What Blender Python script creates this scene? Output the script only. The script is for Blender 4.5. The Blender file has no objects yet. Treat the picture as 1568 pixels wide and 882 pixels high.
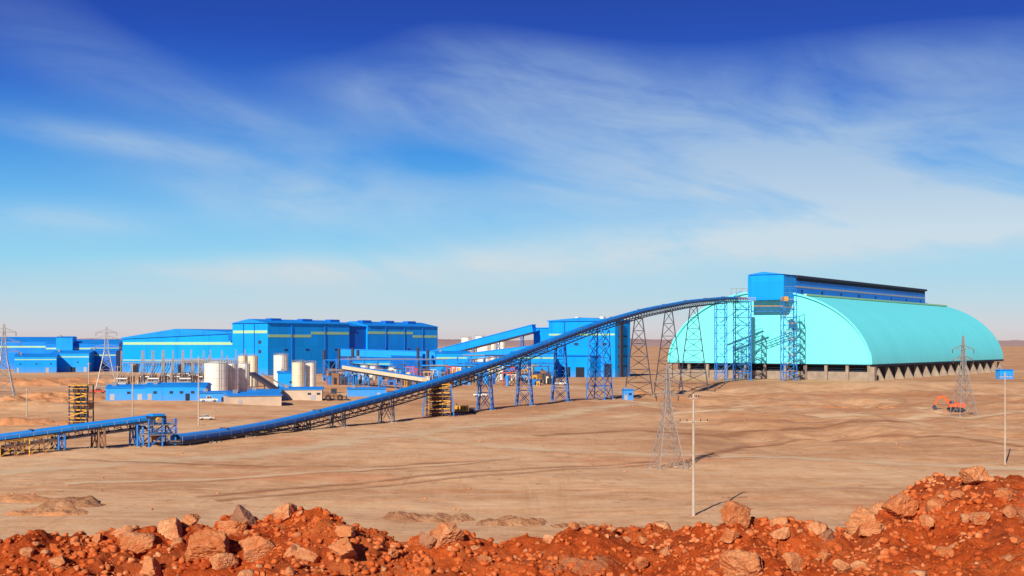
import bpy, bmesh, math, random
import numpy as np
from mathutils import Vector
random.seed(7); rng=np.random.default_rng(7)
scene=bpy.context.scene
CZ=20.5; FP=1900.0; HZ=525.0
# ---------------------------------------------------------------- site survey helpers
def bearing(px): return (px-784.0)/FP
def at(px,d): return Vector((bearing(px)*d,d,0))
def gd(py): return CZ*FP/(py-HZ)
def zz(py,d): return CZ-(py-HZ)/FP*d
def lin(r,g,b):
    f=lambda c:((c/255)/12.92 if c/255<=0.04045 else ((c/255+0.055)/1.055)**2.4)
    return (f(r),f(g),f(b),1)
# ---------------------------------------------------------------- noise
def _h(ix,iy,s):
    n=(ix.astype(np.int64)*374761393+iy.astype(np.int64)*668265263+s*144269504)&0xffffffff
    n=((n^(n>>13))*1274126177)&0xffffffff
    n=n^(n>>16)
    return (n&0xffff)/65535.0
def vn(x,y,s=0):
    x=np.asarray(x,float);y=np.asarray(y,float)
    ix=np.floor(x);iy=np.floor(y);fx=x-ix;fy=y-iy
    fx=fx*fx*(3-2*fx);fy=fy*fy*(3-2*fy)
    a=_h(ix,iy,s);b=_h(ix+1,iy,s);c=_h(ix,iy+1,s);d=_h(ix+1,iy+1,s)
    return (a+(b-a)*fx)*(1-fy)+(c+(d-c)*fx)*fy
def fbm(x,y,o=4,s=0):
    t=0;a=.5;n=0
    for i in range(o):
        t=t+a*(vn(x*2**i+i*17.3,y*2**i-i*9.1,s+i)*2-1);n+=a;a*=.5
    return t/n
def ss(a,b,x):
    t=np.clip((x-a)/(b-a),0,1);return t*t*(3-2*t)
# ---------------------------------------------------------------- node helpers
class NT:
    def __init__(s,nt): s.nt=nt
    def n(s,t,**k):
        q=s.nt.nodes.new(t)
        for a,b in k.items(): setattr(q,a,b)
        return q
    def put(s,sock,v):
        if isinstance(v,bpy.types.NodeSocket): s.nt.links.new(v,sock)
        else: sock.default_value=v
    def M(s,op,*a,clamp=False):
        q=s.n('ShaderNodeMath',operation=op,use_clamp=clamp)
        for i,v in enumerate(a): s.put(q.inputs[i],v)
        return q.outputs[0]
    def mix(s,f,a,b,bt='MIX'):
        q=s.n('ShaderNodeMix',data_type='RGBA',blend_type=bt)
        s.put(q.inputs[0],f);s.put(q.inputs[6],a);s.put(q.inputs[7],b)
        return q.outputs[2]
    def noise(s,vec,scale,detail=4,rough=.55,dist=0):
        q=s.n('ShaderNodeTexNoise');s.put(q.inputs['Vector'],vec)
        q.inputs['Scale'].default_value=scale;q.inputs['Detail'].default_value=detail
        q.inputs['Roughness'].default_value=rough;q.inputs['Distortion'].default_value=dist
        return q.outputs['Fac']
    def ramp(s,f,stops):
        q=s.n('ShaderNodeValToRGB');s.put(q.inputs[0],f);e=q.color_ramp.elements
        e[0].position,e[0].color=stops[0];e[1].position,e[1].color=stops[-1]
        for p,c in stops[1:-1]:
            k=e.new(p);k.color=c
        return q.outputs[0]
    def scalevec(s,vec,sc,rot=0):
        q=s.n('ShaderNodeMapping');s.put(q.inputs['Vector'],vec)
        q.inputs['Scale'].default_value=sc;q.inputs['Rotation'].default_value=(0,0,rot);return q.outputs[0]
    def band(s,f,a,k): return s.M('MULTIPLY',s.M('SUBTRACT',f,a),k,clamp=True)
MATS={}
def newmat(name):
    m=bpy.data.materials.new(name);m.use_nodes=True
    t=NT(m.node_tree);b=m.node_tree.nodes['Principled BSDF'];MATS[name]=m
    pos=t.n('ShaderNodeNewGeometry').outputs['Position']
    return m,t,b,pos
def simple(name,col,rough=.6,var=.2,scale=.5,metal=0,bump=0,bs=3):
    m,t,b,pos=newmat(name)
    n1=t.noise(pos,scale,5); n2=t.noise(pos,scale*9,3)
    f=t.M('MULTIPLY_ADD',n1,.7,t.M('MULTIPLY',n2,.3))
    c0=tuple(max(0,c*(1-var)) for c in col[:3])+(1,);c1=tuple(min(1,c*(1+var)) for c in col[:3])+(1,)
    t.put(b.inputs['Base Color'],t.ramp(f,[(.3,c0),(.7,c1)]))
    b.inputs['Roughness'].default_value=rough;b.inputs['Metallic'].default_value=metal
    if bump:
        q=t.n('ShaderNodeBump');t.put(q.inputs['Height'],t.noise(pos,bs,6));q.inputs['Strength'].default_value=1;q.inputs['Distance'].default_value=bump
        t.put(b.inputs['Normal'],q.outputs[0])
    return m
def clad(name,col,var=.08,pitch=6,hgt=9.0,dirt=.25,rough=.5,seamk=.13):
    m,t,b,pos=newmat(name)
    s=t.n('ShaderNodeSeparateXYZ');t.put(s.inputs[0],pos);x,y,z=s.outputs
    w=t.M('DIVIDE',t.M('ADD',t.M('MULTIPLY',x,.45),t.M('MULTIPLY',y,1.05)),pitch)
    fr=t.M('FRACT',w);seam=t.M('LESS_THAN',fr,.05)
    hz=t.M('LESS_THAN',t.M('FRACT',t.M('DIVIDE',z,hgt)),.035)
    wn=t.n('ShaderNodeTexWhiteNoise',noise_dimensions='2D')
    cb=t.n('ShaderNodeCombineXYZ');t.put(cb.inputs[0],t.M('FLOOR',w));t.put(cb.inputs[1],t.M('FLOOR',t.M('DIVIDE',z,hgt)))
    t.put(wn.inputs['Vector'],cb.outputs[0])
    n=t.noise(t.scalevec(pos,(.12,.12,.03)),1,5)
    f=t.M('ADD',t.M('MULTIPLY',t.M('SUBTRACT',wn.outputs['Value'],.5),var*1.3),t.M('MULTIPLY',t.M('SUBTRACT',n,.5),var*5))
    f=t.M('SUBTRACT',f,t.M('MULTIPLY',t.M('MAXIMUM',seam,hz),seamk))
    br=t.M('ADD',f,1.0)
    vm=t.n('ShaderNodeVectorMath',operation='SCALE');vm.inputs[0].default_value=col[:3];t.put(vm.inputs['Scale'],br)
    df=t.M('MULTIPLY',t.M('SUBTRACT',1,t.M('DIVIDE',z,5.0),clamp=True),t.M('MULTIPLY',t.noise(pos,.6,4),dirt*1.6),clamp=True)
    t.put(b.inputs['Base Color'],t.mix(df,vm.outputs[0],(.42,.24,.13,1)))
    b.inputs['Roughness'].default_value=rough;b.inputs['Specular IOR Level'].default_value=.25
    return m
clad('blue_cladding',(.002,.23,.78,1))
clad('azure_cladding',(.002,.34,.92,1),pitch=8)
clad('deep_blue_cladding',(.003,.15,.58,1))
clad('turquoise_cladding',(.20,.95,.94,1),var=.02,pitch=9,hgt=200,dirt=.05,seamk=.035)
clad('blue_roof',(.01,.29,.84,1))
simple('stripe_teal',(.42,.68,.34,1),.5,.12)
simple('stripe_grey',(.42,.42,.45,1),.5,.12)
simple('dark_opening_and_shade',(.012,.016,.03,1),.8,.3)  # near-black for openings, and for shade painted under eave and roof
simple('dark_roof_edge',(.02,.025,.05,1),.7,.2)
simple('window_glass',(.03,.05,.08,1),.15,.2)
simple('concrete',(.34,.26,.19,1),.85,.3,.25,bump=.05)
simple('white_paint',(.84,.79,.68,1),.5,.12,.4)
simple('cream_paint',(.82,.68,.46,1),.55,.12,.4)
simple('beige_panel',(.62,.46,.32,1),.6,.15,.4)
simple('blue_steel',(.01,.18,.56,1),.5,.25,.6)
simple('galv_steel',(.32,.29,.27,1),.45,.2,.6,metal=.2)
simple('dark_steel',(.045,.04,.06,1),.6,.35,.7)
simple('rust_steel',(.25,.11,.05,1),.7,.35,.7)
simple('yellow_paint',(.75,.36,.02,1),.5,.2,.8)
simple('red_paint',(.62,.05,.015,1),.45,.15,.8)
simple('orange_paint',(.85,.11,.015,1),.45,.15,.8)
simple('rubber',(.02,.02,.02,1),.9,.3,2)
simple('pole_wood',(.50,.40,.30,1),.8,.2,1)
simple('belt_ore',(.16,.10,.07,1),.95,.4,2)
simple('porcelain',(.12,.05,.03,1),.3,.2,1)
def earth(name,stops,scale,streak,bump,bdist,speck,w=(.55,.28,.17)):
    m,t,b,pos=newmat(name)
    n1=t.noise(t.scalevec(pos,streak),scale,8,.6,.6)
    n2=t.noise(pos,scale*14,6,.65)
    n3=t.noise(pos,scale*110,3,.6)
    f=t.M('ADD',t.M('MULTIPLY',n1,w[0]),t.M('ADD',t.M('MULTIPLY',n2,w[1]),t.M('MULTIPLY',n3,w[2])))
    c=t.ramp(f,stops)
    if speck:
        v=t.n('ShaderNodeTexVoronoi');t.put(v.inputs['Vector'],pos);v.inputs['Scale'].default_value=speck[0]
        d=t.M('LESS_THAN',v.outputs['Distance'],speck[1])
        msk=t.M('MULTIPLY',d,t.M('GREATER_THAN',t.noise(pos,speck[0]*.13,3),.52))
        c=t.mix(t.M('MULTIPLY',msk,speck[3]),c,speck[2])
    t.put(b.inputs['Base Color'],c)
    b.inputs['Roughness'].default_value=.95;b.inputs['Specular IOR Level'].default_value=.05
    q=t.n('ShaderNodeBump');t.put(q.inputs['Height'],t.noise(pos,bump,8,.68));q.inputs['Strength'].default_value=1;q.inputs['Distance'].default_value=bdist
    t.put(b.inputs['Normal'],q.outputs[0]);return m,t,b,c,pos
m,t,b,c,pos=earth('plain_soil',[(.36,(.54,.24,.105,1)),(.45,(.69,.35,.16,1)),(.51,(.81,.455,.225,1)),(.57,(.86,.52,.27,1)),(.68,(.90,.60,.34,1))],.014,(.6,1.0,1),.35,.2,(.28,.16,(.30,.18,.10,1),.5),(.5,.36,.14))
sx=t.n('ShaderNodeSeparateXYZ');t.put(sx.inputs[0],pos);X_,Y_=sx.outputs[0],sx.outputs[1]
c2=t.mix(t.M('MULTIPLY',t.band(t.noise(t.scalevec(pos,(.5,1.2,1)),.03,6,.62),.56,8),.5),c,(.76,.24,.09,1))
bign=t.noise(t.scalevec(pos,(.8,1,1)),.022,9,.66,1.2)
reg=t.M('MULTIPLY',t.M('DIVIDE',t.M('ADD',X_,15),60,clamp=True),t.M('DIVIDE',t.M('SUBTRACT',Y_,205),50,clamp=True))
c2=t.mix(t.M('MULTIPLY',reg,t.M('MULTIPLY_ADD',t.band(bign,.46,7),.52,.12)),c2,(.47,.20,.09,1))
c2=t.mix(t.M('MULTIPLY',t.M('SUBTRACT',1,reg),t.M('MULTIPLY',t.band(bign,.55,8),.4)),c2,(.54,.26,.125,1))
pl=t.M('MULTIPLY',t.M('DIVIDE',t.M('SUBTRACT',Y_,300),80,clamp=True),t.M('DIVIDE',t.M('SUBTRACT',900,Y_),200,clamp=True))
c2=t.mix(t.M('MULTIPLY',pl,t.M('MULTIPLY',t.band(t.noise(pos,.045,7,.65),.48,6),.45)),c2,(.44,.18,.085,1))
tr=t.noise(t.scalevec(pos,(.02,.9,1),.25),1,4,.5)
c3=t.mix(t.M('MULTIPLY',t.band(tr,.54,6),.5),c2,(.92,.63,.37,1))
tr2=t.noise(t.scalevec(pos,(.03,1.6,1),-.12),1,4,.5)
c3=t.mix(t.M('MULTIPLY',t.band(tr2,.57,9),.42),c3,(.50,.25,.115,1))
tr3=t.noise(t.scalevec(pos,(1.1,.025,1),-.35),1,3,.5)
c3=t.mix(t.M('MULTIPLY',t.band(tr3,.62,12),.3),c3,(.50,.26,.12,1))
t.put(b.inputs['Base Color'],c3)
m,t,b,c,pos=earth('red_earth',[(.30,(.16,.02,.005,1)),(.42,(.40,.058,.012,1)),(.52,(.60,.105,.021,1)),(.62,(.68,.18,.05,1)),(.75,(.76,.34,.15,1))],.5,(1,1,1),16,.07,(11,.2,(.72,.42,.24,1),.35))
dk=t.noise(pos,.9,6,.62)
c=t.mix(t.M('MULTIPLY',t.band(dk,.48,6),.55),c,(.26,.05,.018,1))
c=t.mix(t.M('MULTIPLY',t.band(t.noise(pos,.7,7,.68),.56,9),.5),c,(.70,.36,.17,1));t.put(b.inputs['Base Color'],c)
def rockm(name,red):
    m,t,b,c,pos=earth(name,[(.30,(.34,.08,.025,1)),(.42,(.60,.21,.08,1)),(.52,(.78,.36,.16,1)),(.62,(.84,.48,.26,1)),(.76,(.88,.66,.46,1))],1.6,(1,1,1.4),11,.06,None,(.45,.35,.2))
    oi=t.n('ShaderNodeObjectInfo')
    c=t.mix(t.M('MULTIPLY',oi.outputs['Random'],.6),c,(.66,.18,.05,1))
    dn=t.band(t.noise(pos,4,6,.65),.47,5)
    c=t.mix(t.M('MULTIPLY',dn,red),c,(.56,.11,.025,1))
    t.put(b.inputs['Base Color'],c)
rockm('rock_stone',.6)
earth('clod_stone',[(.28,(.22,.03,.01,1)),(.42,(.48,.08,.018,1)),(.52,(.66,.15,.038,1)),(.60,(.76,.30,.12,1)),(.72,(.84,.55,.34,1))],.9,(1,1,1),20,.02,None)
simple('brown_rock',(.36,.15,.07,1),.9,.45,2,bump=.05,bs=9)
earth('spoil_earth',[(.3,(.44,.15,.06,1)),(.5,(.64,.28,.12,1)),(.7,(.76,.43,.21,1))],.05,(1,1,1),.8,.4,None)
earth('dark_gully_soil',[(.3,(.20,.085,.04,1)),(.5,(.42,.19,.09,1)),(.7,(.68,.38,.20,1))],.35,(1,1,1),1.2,.35,None)  # darker soil for added mounds that stand in for gully edges
earth('hazy_hill_soil',[(.3,(.34,.21,.19,1)),(.5,(.46,.30,.26,1)),(.7,(.54,.37,.31,1))],.001,(1,1,1),.01,4,None)  # purple-brown soil with distance haze mixed into the colour
def roadm(name,stops,k):
    m,t,b,c,pos=earth(name,stops,.04,(1,1,1),.8,.05,None)
    uv=t.n('ShaderNodeUVMap');s=t.n('ShaderNodeSeparateXYZ');t.put(s.inputs[0],uv.outputs[0])
    e=t.M('ABSOLUTE',t.M('MULTIPLY_ADD',s.outputs[1],2,-1))
    al=t.M('MULTIPLY',t.M('SUBTRACT',1.05,t.M('ADD',e,t.M('MULTIPLY',t.M('SUBTRACT',t.noise(pos,.15,5),.45),2.2))),1.3,clamp=True)
    tb=t.n('ShaderNodeBsdfTransparent');mx=t.n('ShaderNodeMixShader')
    t.put(mx.inputs[0],t.M('MULTIPLY',al,k));t.put(mx.inputs[1],tb.outputs[0]);t.put(mx.inputs[2],b.outputs[0])
    t.put(m.node_tree.nodes['Material Output'].inputs[0],mx.outputs[0])
roadm('road_dirt',[(.3,(.88,.56,.29,1)),(.5,(.95,.67,.38,1)),(.7,(.96,.72,.43,1))],.72)
roadm('track_dirt',[(.3,(.38,.17,.08,1)),(.5,(.48,.23,.11,1)),(.7,(.55,.28,.14,1))],.5)

# ---------------------------------------------------------------- mesh builder
class MB:
    def __init__(s): s.v=[];s.f=[];s.m=[]
    def add(s,vs,fs,mat):
        o=len(s.v);s.v+= [tuple(p) for p in vs]
        for f in fs: s.f.append(tuple(i+o for i in f));s.m.append(mat)
    def hexa(s,p,mat): s.add(p,[(3,2,1,0),(4,5,6,7),(0,1,5,4),(1,2,6,5),(2,3,7,6),(3,0,4,7)],mat)
    def box(s,u0,u1,v0,v1,z0,z1,mat,fr=None):
        P=[(u0,v0,z0),(u1,v0,z0),(u1,v1,z0),(u0,v1,z0),(u0,v0,z1),(u1,v0,z1),(u1,v1,z1),(u0,v1,z1)]
        if fr: P=[fr(*q) for q in P]
        s.hexa(P,mat)
    def beam(s,a,b,w,mat,h=None):
        a=Vector(a);b=Vector(b);d=b-a
        if d.length<1e-4: return
        d.normalize();up=Vector((0,0,1)) if abs(d.z)<.95 else Vector((0,1,0))
        x=d.cross(up).normalized();y=x.cross(d).normalized();x*=w/2;y*=(h or w)/2
        s.hexa([a-x-y,a+x-y,a+x+y,a-x+y,b-x-y,b+x-y,b+x+y,b-x+y],mat)
    def cyl(s,a,b,r,mat,n=14,r1=None):
        a=Vector(a);b=Vector(b);d=(b-a).normalized();r1=r if r1 is None else r1
        up=Vector((0,0,1)) if abs(d.z)<.95 else Vector((0,1,0))
        x=d.cross(up).normalized();y=x.cross(d).normalized();vs=[]
        for k in range(n):
            q=2*math.pi*k/n;e=x*math.cos(q)+y*math.sin(q);vs+= [a+e*r,b+e*r1]
        fs=[(2*k,2*((k+1)%n),2*((k+1)%n)+1,2*k+1) for k in range(n)]
        fs+=[tuple(2*k for k in range(n))[::-1],tuple(2*k+1 for k in range(n))]
        s.add(vs,fs,mat)
    def prism(s,prof,v0,v1,mat,fr):
        n=len(prof);vs=[fr(u,v0,z) for u,z in prof]+[fr(u,v1,z) for u,z in prof]
        s.add(vs,[tuple(range(n))[::-1],tuple(range(n,2*n))]+[(k,(k+1)%n,(k+1)%n+n,k+n) for k in range(n)],mat)
    def build(s,name,parent=None,smooth=False,bevel=0):
        me=bpy.data.meshes.new(name);me.from_pydata(s.v,[],s.f)
        ks=sorted(set(s.m))
        for k in ks: me.materials.append(MATS[k])
        me.polygons.foreach_set('material_index',[ks.index(k) for k in s.m])
        me.validate();bm=bmesh.new();bm.from_mesh(me);bmesh.ops.recalc_face_normals(bm,faces=bm.faces);bm.to_mesh(me);bm.free()
        if smooth: me.shade_smooth()
        ob=bpy.data.objects.new(name,me);scene.collection.objects.link(ob)
        if parent: ob.parent=parent
        return ob
def empty(name,loc=(0,0,0)):
    e=bpy.data.objects.new(name,None);scene.collection.objects.link(e);e.empty_display_size=1;return e
PU=Vector((-.81,.587,0));PV=Vector((.587,.81,0))
def frame(O,U=PU,V=PV,z=0):
    O=Vector((O[0],O[1],0));return lambda u,v,w:tuple(O+U*u+V*v+Vector((0,0,w+z)))
XU=Vector((1,0,0));YV=Vector((0,1,0))
def rframe(O,ang,z=0):
    c,s=math.cos(ang),math.sin(ang);return frame(O,Vector((c,s,0)),Vector((-s,c,0)),z)
def meshnp(name,verts,faces,mat,uv=None,smooth=True,parent=None):
    me=bpy.data.meshes.new(name);verts=np.ascontiguousarray(verts,dtype=np.float32);faces=np.ascontiguousarray(faces,dtype=np.int32)
    k=faces.shape[1];me.vertices.add(len(verts));me.vertices.foreach_set('co',verts.ravel())
    me.loops.add(faces.size);me.loops.foreach_set('vertex_index',faces.ravel())
    me.polygons.add(len(faces));me.polygons.foreach_set('loop_start',np.arange(0,faces.size,k,dtype=np.int32))
    me.update(calc_edges=True)
    if uv is not None:
        l=me.uv_layers.new(name='UVMap');l.data.foreach_set('uv',np.asarray(uv,dtype=np.float32)[faces.ravel()].ravel())
    me.materials.append(MATS[mat])
    if smooth: me.shade_smooth()
    ob=bpy.data.objects.new(name,me);scene.collection.objects.link(ob);
    if parent: ob.parent=parent
    return ob
def gridmesh(name,xs,ys,hf,mat):
    X,Y=np.meshgrid(xs,ys);Z=hf(X,Y);nx,ny=len(xs),len(ys)
    v=np.stack([X.ravel(),Y.ravel(),Z.ravel()],1)
    i=np.arange(nx*ny).reshape(ny,nx)
    f=np.stack([i[:-1,:-1].ravel(),i[:-1,1:].ravel(),i[1:,1:].ravel(),i[1:,:-1].ravel()],1)
    return meshnp(name,v,f,mat)
# ---------------------------------------------------------------- terrain
def gauss(x,y,x0,y0,sx,sy): return np.exp(-((x-x0)/sx)**2-((y-y0)/sy)**2)
def H(x,y):
    x=np.asarray(x,float);y=np.asarray(y,float)
    m=ss(60,110,y)*(1-ss(560,640,y))
    h=m*(.7*fbm(x/55,y/38,3,3)+.24*fbm(x/11,y/9,3,9)+.07*fbm(x/3,y/2.4,2,12))
    rr=m*ss(10,60,x)*ss(215,275,y)
    h=h+rr*(2.0*fbm(x/22,y/24,4,51)-1.6*np.abs(fbm(x/26,y/30,4,52))+.5)
    dip=ss(20,75,x)*(1-ss(600,650,y))*ss(330,470,y)
    h=h-3.6*dip+dip*2.4*fbm(x/24,y/20,4,21)
    h=h+3.0*gauss(x,y,-150,372,22,14)*(1+.5*fbm(x/5,y/5,3,5))+2.0*gauss(x,y,-120,395,30,10)
    far=ss(1500,6000,y)
    return h+far*8*fbm(x/1500,y/1500,3,77)
def hz(x,y): return float(H(np.array([x]),np.array([y]))[0])
def grow(a,step,k,end):
    r=[];p=a
    while p<end: p+=step;step*=k;r.append(p)
    return r
xs=np.arange(-100,100.1,.85);R=np.array(grow(100,.9,1.035,24000));xs=np.concatenate([-R[::-1],xs,R])
ys=np.arange(120,200,.6);ys=np.concatenate([-np.array(grow(0,20,1.3,3000))[::-1],np.arange(0,120,5),ys,np.array(grow(200,.6,1.011,26000))])
gridmesh('ground',xs,ys,H,'plain_soil')
hx=np.linspace(-6500,6500,500);hy=np.linspace(6500,10500,40)
def HH(x,y):
    e=ss(6500,7600,y)*(1-ss(9600,10500,y))
    return -12+e*(44+30*fbm(x/900,y/900,5,55)+14*fbm(x/200,y/260,3,66))
gridmesh('distant_hills',hx,hy,HH,'hazy_hill_soil')
def mound(px,py,wx,wy,hh,seed,d=None,mat='spoil_earth',rough=.35,nx=90,ny=50,fq=1.8):
    c=at(px,d or gd(py));xs=np.linspace(-wx,wx,nx);ys=np.linspace(-wy,wy,ny)
    def f(x,y):
        xx=x+2.5*fbm(x/4+seed,y/4,2,seed+7)*min(1,wx/10);yy=y+min(2.5,wy*.35)*fbm(x/4+seed,y/4,2,seed+3)
        r=np.sqrt((xx/wx)**2+(yy/wy)**2);e=np.clip(1-r,0,1)
        return H(x+c.x,y+c.y)-.5+(hh+.5)*ss(0,.55,e)*(.75+.6*fbm(x/6+seed,y/5,4,seed))+rough*fbm(x/fq,y/fq,4,seed)*ss(0,.2,e)
    o=gridmesh('spoil_mound',xs,ys,f,mat);o.location=(c.x,c.y,0)
mound(40,625,26,10,2.6,1);mound(-70,628,30,10,3,2);mound(95,612,24,9,2.2,3);mound(150,588,60,14,2.4,4,d=640);mound(10,590,60,16,3.2,5,d=600);mound(262,600,22,7,1.6,6);mound(20,650,18,5,1.6,7);mound(600,600,20,7,1.4,8);mound(1000,598,14,5,1.6,9,d=560)
mound(1300,618,26,6,1.0,31);mound(1130,612,20,5,.9,32)
mound(660,790,8,3.2,.6,11,mat='dark_gully_soil',rough=.5,nx=160,ny=70,fq=1.0)  # added mounds replace the gully edge; their shadowed backs darken it
mound(790,798,7,3.0,.6,12,mat='dark_gully_soil',rough=.5,nx=160,ny=70,fq=1.0)
mound(880,804,5,2.6,.5,13,mat='dark_gully_soil',rough=.4,nx=120,ny=60,fq=1.0)
mound(115,776,6.0,4.5,.75,14,mat='dark_gully_soil',rough=.35,nx=140,ny=90,fq=1.3)  # added mound in darker soil stands in for the left gully
mound(70,790,7,5,.6,15,mat='spoil_earth',rough=.3,nx=140,ny=80,fq=1.3)
mound(20,768,9,5,.4,16,mat='spoil_earth',rough=.3,nx=120,ny=70)
# roads
def road(name,pts,w,mat='road_dirt',lift=.1):
    P=[at(px,gd(py)) for px,py in pts];out=[]
    for i in range(len(P)-1):
        p0=P[max(i-1,0)];p1=P[i];p2=P[i+1];p3=P[min(i+2,len(P)-1)]
        n=max(4,int((p2-p1).length/1.2))
        for k in range(n):
            t=k/n;out.append(.5*((2*p1)+(p2-p0)*t+(2*p0-5*p1+4*p2-p3)*t*t+(3*p1-p0-3*p2+p3)*t**3))
    out.append(P[-1]);v=[];uv=[];C=10
    for i,p in enumerate(out):
        d=(out[min(i+1,len(out)-1)]-out[max(i-1,0)]).normalized();nrm=Vector((-d.y,d.x,0))
        for j in range(C+1):
            q=p+nrm*w*(j/C-.5);v.append((q.x,q.y,0));uv.append((i*.1,j/C))
    v=np.array(v);v[:,2]=H(v[:,0],v[:,1])+lift
    i=np.arange(len(out)*(C+1)).reshape(len(out),C+1)
    f=np.stack([i[:-1,:-1].ravel(),i[:-1,1:].ravel(),i[1:,1:].ravel(),i[1:,:-1].ravel()],1)
    meshnp(name,v,f,mat,uv=uv)
road('dirt_road',[(1700,722),(1568,718),(1480,713),(1300,707),(1100,699),(950,694),(800,687),(700,678),(635,666)],11)
road('dirt_road',[(600,666),(640,664),(700,655),(780,646),(870,634),(960,619),(1015,607)],16)
road('dirt_road',[(645,668),(560,671),(500,684),(380,700),(200,712),(60,722),(-200,735)],20)
road('dirt_road',[(940,640),(1060,632),(1200,641),(1350,640),(1568,632),(1700,628)],10)
road('dirt_road',[(780,700),(700,712),(560,722),(380,735),(100,748)],5,lift=.13)
road('dirt_road',[(1010,612),(1150,618),(1300,612),(1440,622)],8)
road('dirt_track',[(300,764),(500,745),(700,728),(860,716),(1000,706)],2.6,'track_dirt',.15)
road('dirt_track',[(330,770),(520,751),(720,733),(880,720),(1010,709)],2.2,'track_dirt',.16)
road('dirt_track',[(100,706),(350,716),(560,714),(760,705)],2.5,'track_dirt',.17)
road('dirt_track',[(1080,700),(1150,680),(1280,668),(1420,672),(1568,690)],5,'track_dirt',.15)
road('dirt_track',[(820,668),(950,660),(1080,664),(1200,656),(1400,650)],7,'track_dirt',.14)

# ---------------------------------------------------------------- coarse ore dome
def dome():
    e=empty('ore_stockpile_dome')
    fr=frame((194.6,671));W=124.;L=266.;z0=8.85;z1=49.9
    prof=[]
    n=64
    for k in range(n+1):
        a=math.pi*k/n;c=math.cos(a);s=math.sin(a);prof.append((W/2-W/2*math.copysign(abs(c)**.97,c),z0+(z1-z0)*s**1.1))
    ov=1.0
    b=MB();nv=20
    vs=[fr(u,-ov+(L+2*ov)*j/nv,z) for j in range(nv+1) for u,z in prof]
    fs=[(j*(n+1)+k,j*(n+1)+k+1,(j+1)*(n+1)+k+1,(j+1)*(n+1)+k) for j in range(nv) for k in range(n)]
    b.add(vs,fs,'turquoise_cladding');b.build('vault_roof',e,smooth=True)
    b=MB()
    for v in (0,L):
        c=[fr(u,v,z-.05) for u,z in prof];b.add(c,[tuple(range(n+1))],'turquoise_cladding')
    for k in range(n):
        (u0,a0),(u1,a1)=prof[k],prof[k+1];b.beam(fr(u0,-ov,a0),fr(u1,-ov,a1),.9,'turquoise_cladding')
    b.build('end_walls',e)
    b=MB();b.box(-.2,0.4,-1,L+1,z0-1.3,z0-.05,'dark_opening_and_shade',fr);b.box(.4,W+.5,-.9,-.4,z0-.6,z0-.05,'dark_opening_and_shade',fr)  # beam coloured near-black to paint the shade band below the eave
    b.build('eave_shade_beam',e)
    b=MB()
    b.box(2,W-2,.6,1.4,-1,4.6,'concrete',fr);b.box(2.2,3,2,L-2,-1,.8,'concrete',fr)
    u=1.5
    while u<W: b.box(u-.8,u+.8,-.8,.5,-1,z0-.75,'concrete',fr);u+=12.1
    b.box(-2.0,1.1,-1.5,1.9,-1,z0-1.32,'concrete',fr)
    v=11
    while v<L:
        b.prism([(-3.6,-1),(2,-1),(2,z0-1.8),(.4,z0-1.8)],v-.6,v+.6,'concrete',fr);v+=16.5
    b.build('concrete_plinth_and_buttresses',e)
    b=MB();b.box(5,W-4,4,L-4,-1,10.5,'dark_opening_and_shade',fr);b.build('dark_interior_box',e)  # near-black box added inside to stop light showing through the far gap
    rid=lambda u:z0+(z1-z0)*math.sin(math.acos(1-2*u/W))
    b=MB();b.box(38,39.6,2,L-4,rid(38)+.3,rid(38)+1.3,'stripe_teal',fr);b.build('ridge_gutter',e)
    f2=frame((150.2,685.6))
    b=MB();w=21.5;L2=246
    b.box(0,w,0,L2,47.5,57.2,'blue_cladding',f2)
    b.prism([(-.02,44.5),(w+.02,44.5),(w+.02,58.2),(w*.55,59.8),(-.02,58.0)],-.3,16,'azure_cladding',f2)
    b.build('gallery_walls',e)
    b=MB()
    b.prism([(-1.2,57.25),(w+1.2,57.25),(w+1.2,58.0),(w*.5,59.6),(-1.2,58.6)],16.1,L2+1,'dark_roof_edge',f2)
    b.prism([(-.6,58.45),(w+.6,58.65),(w*.55,60.2)],-1,15.9,'blue_roof',f2)
    b.build('gallery_roof',e)
    b=MB();b.box(-.12,-.02,16.4,L2-.2,51.8,52.8,'stripe_grey',f2);b.box(-.1,-.02,17,L2-1,55.6,57.1,'dark_opening_and_shade',f2)  # second strip paints the roof overhang's shadow along the wall
    b.box(-1.8,-.15,16,L2,47.6,47.9,'galv_steel',f2)
    v=17
    while v<L2: b.beam(f2(-1.7,v,47.9),f2(-1.7,v,49.1),.12,'blue_steel');v+=4
    for z in (48.5,49.1): b.beam(f2(-1.7,16,z),f2(-1.7,L2,z),.12,'blue_steel')
    v=24
    while v<L2: b.box(-.14,-.02,v,v+2,48.6,50.6,'dark_opening_and_shade',f2);v+=30
    b.build('gallery_walkway_louvres_and_shade',e)
dome()

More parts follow.
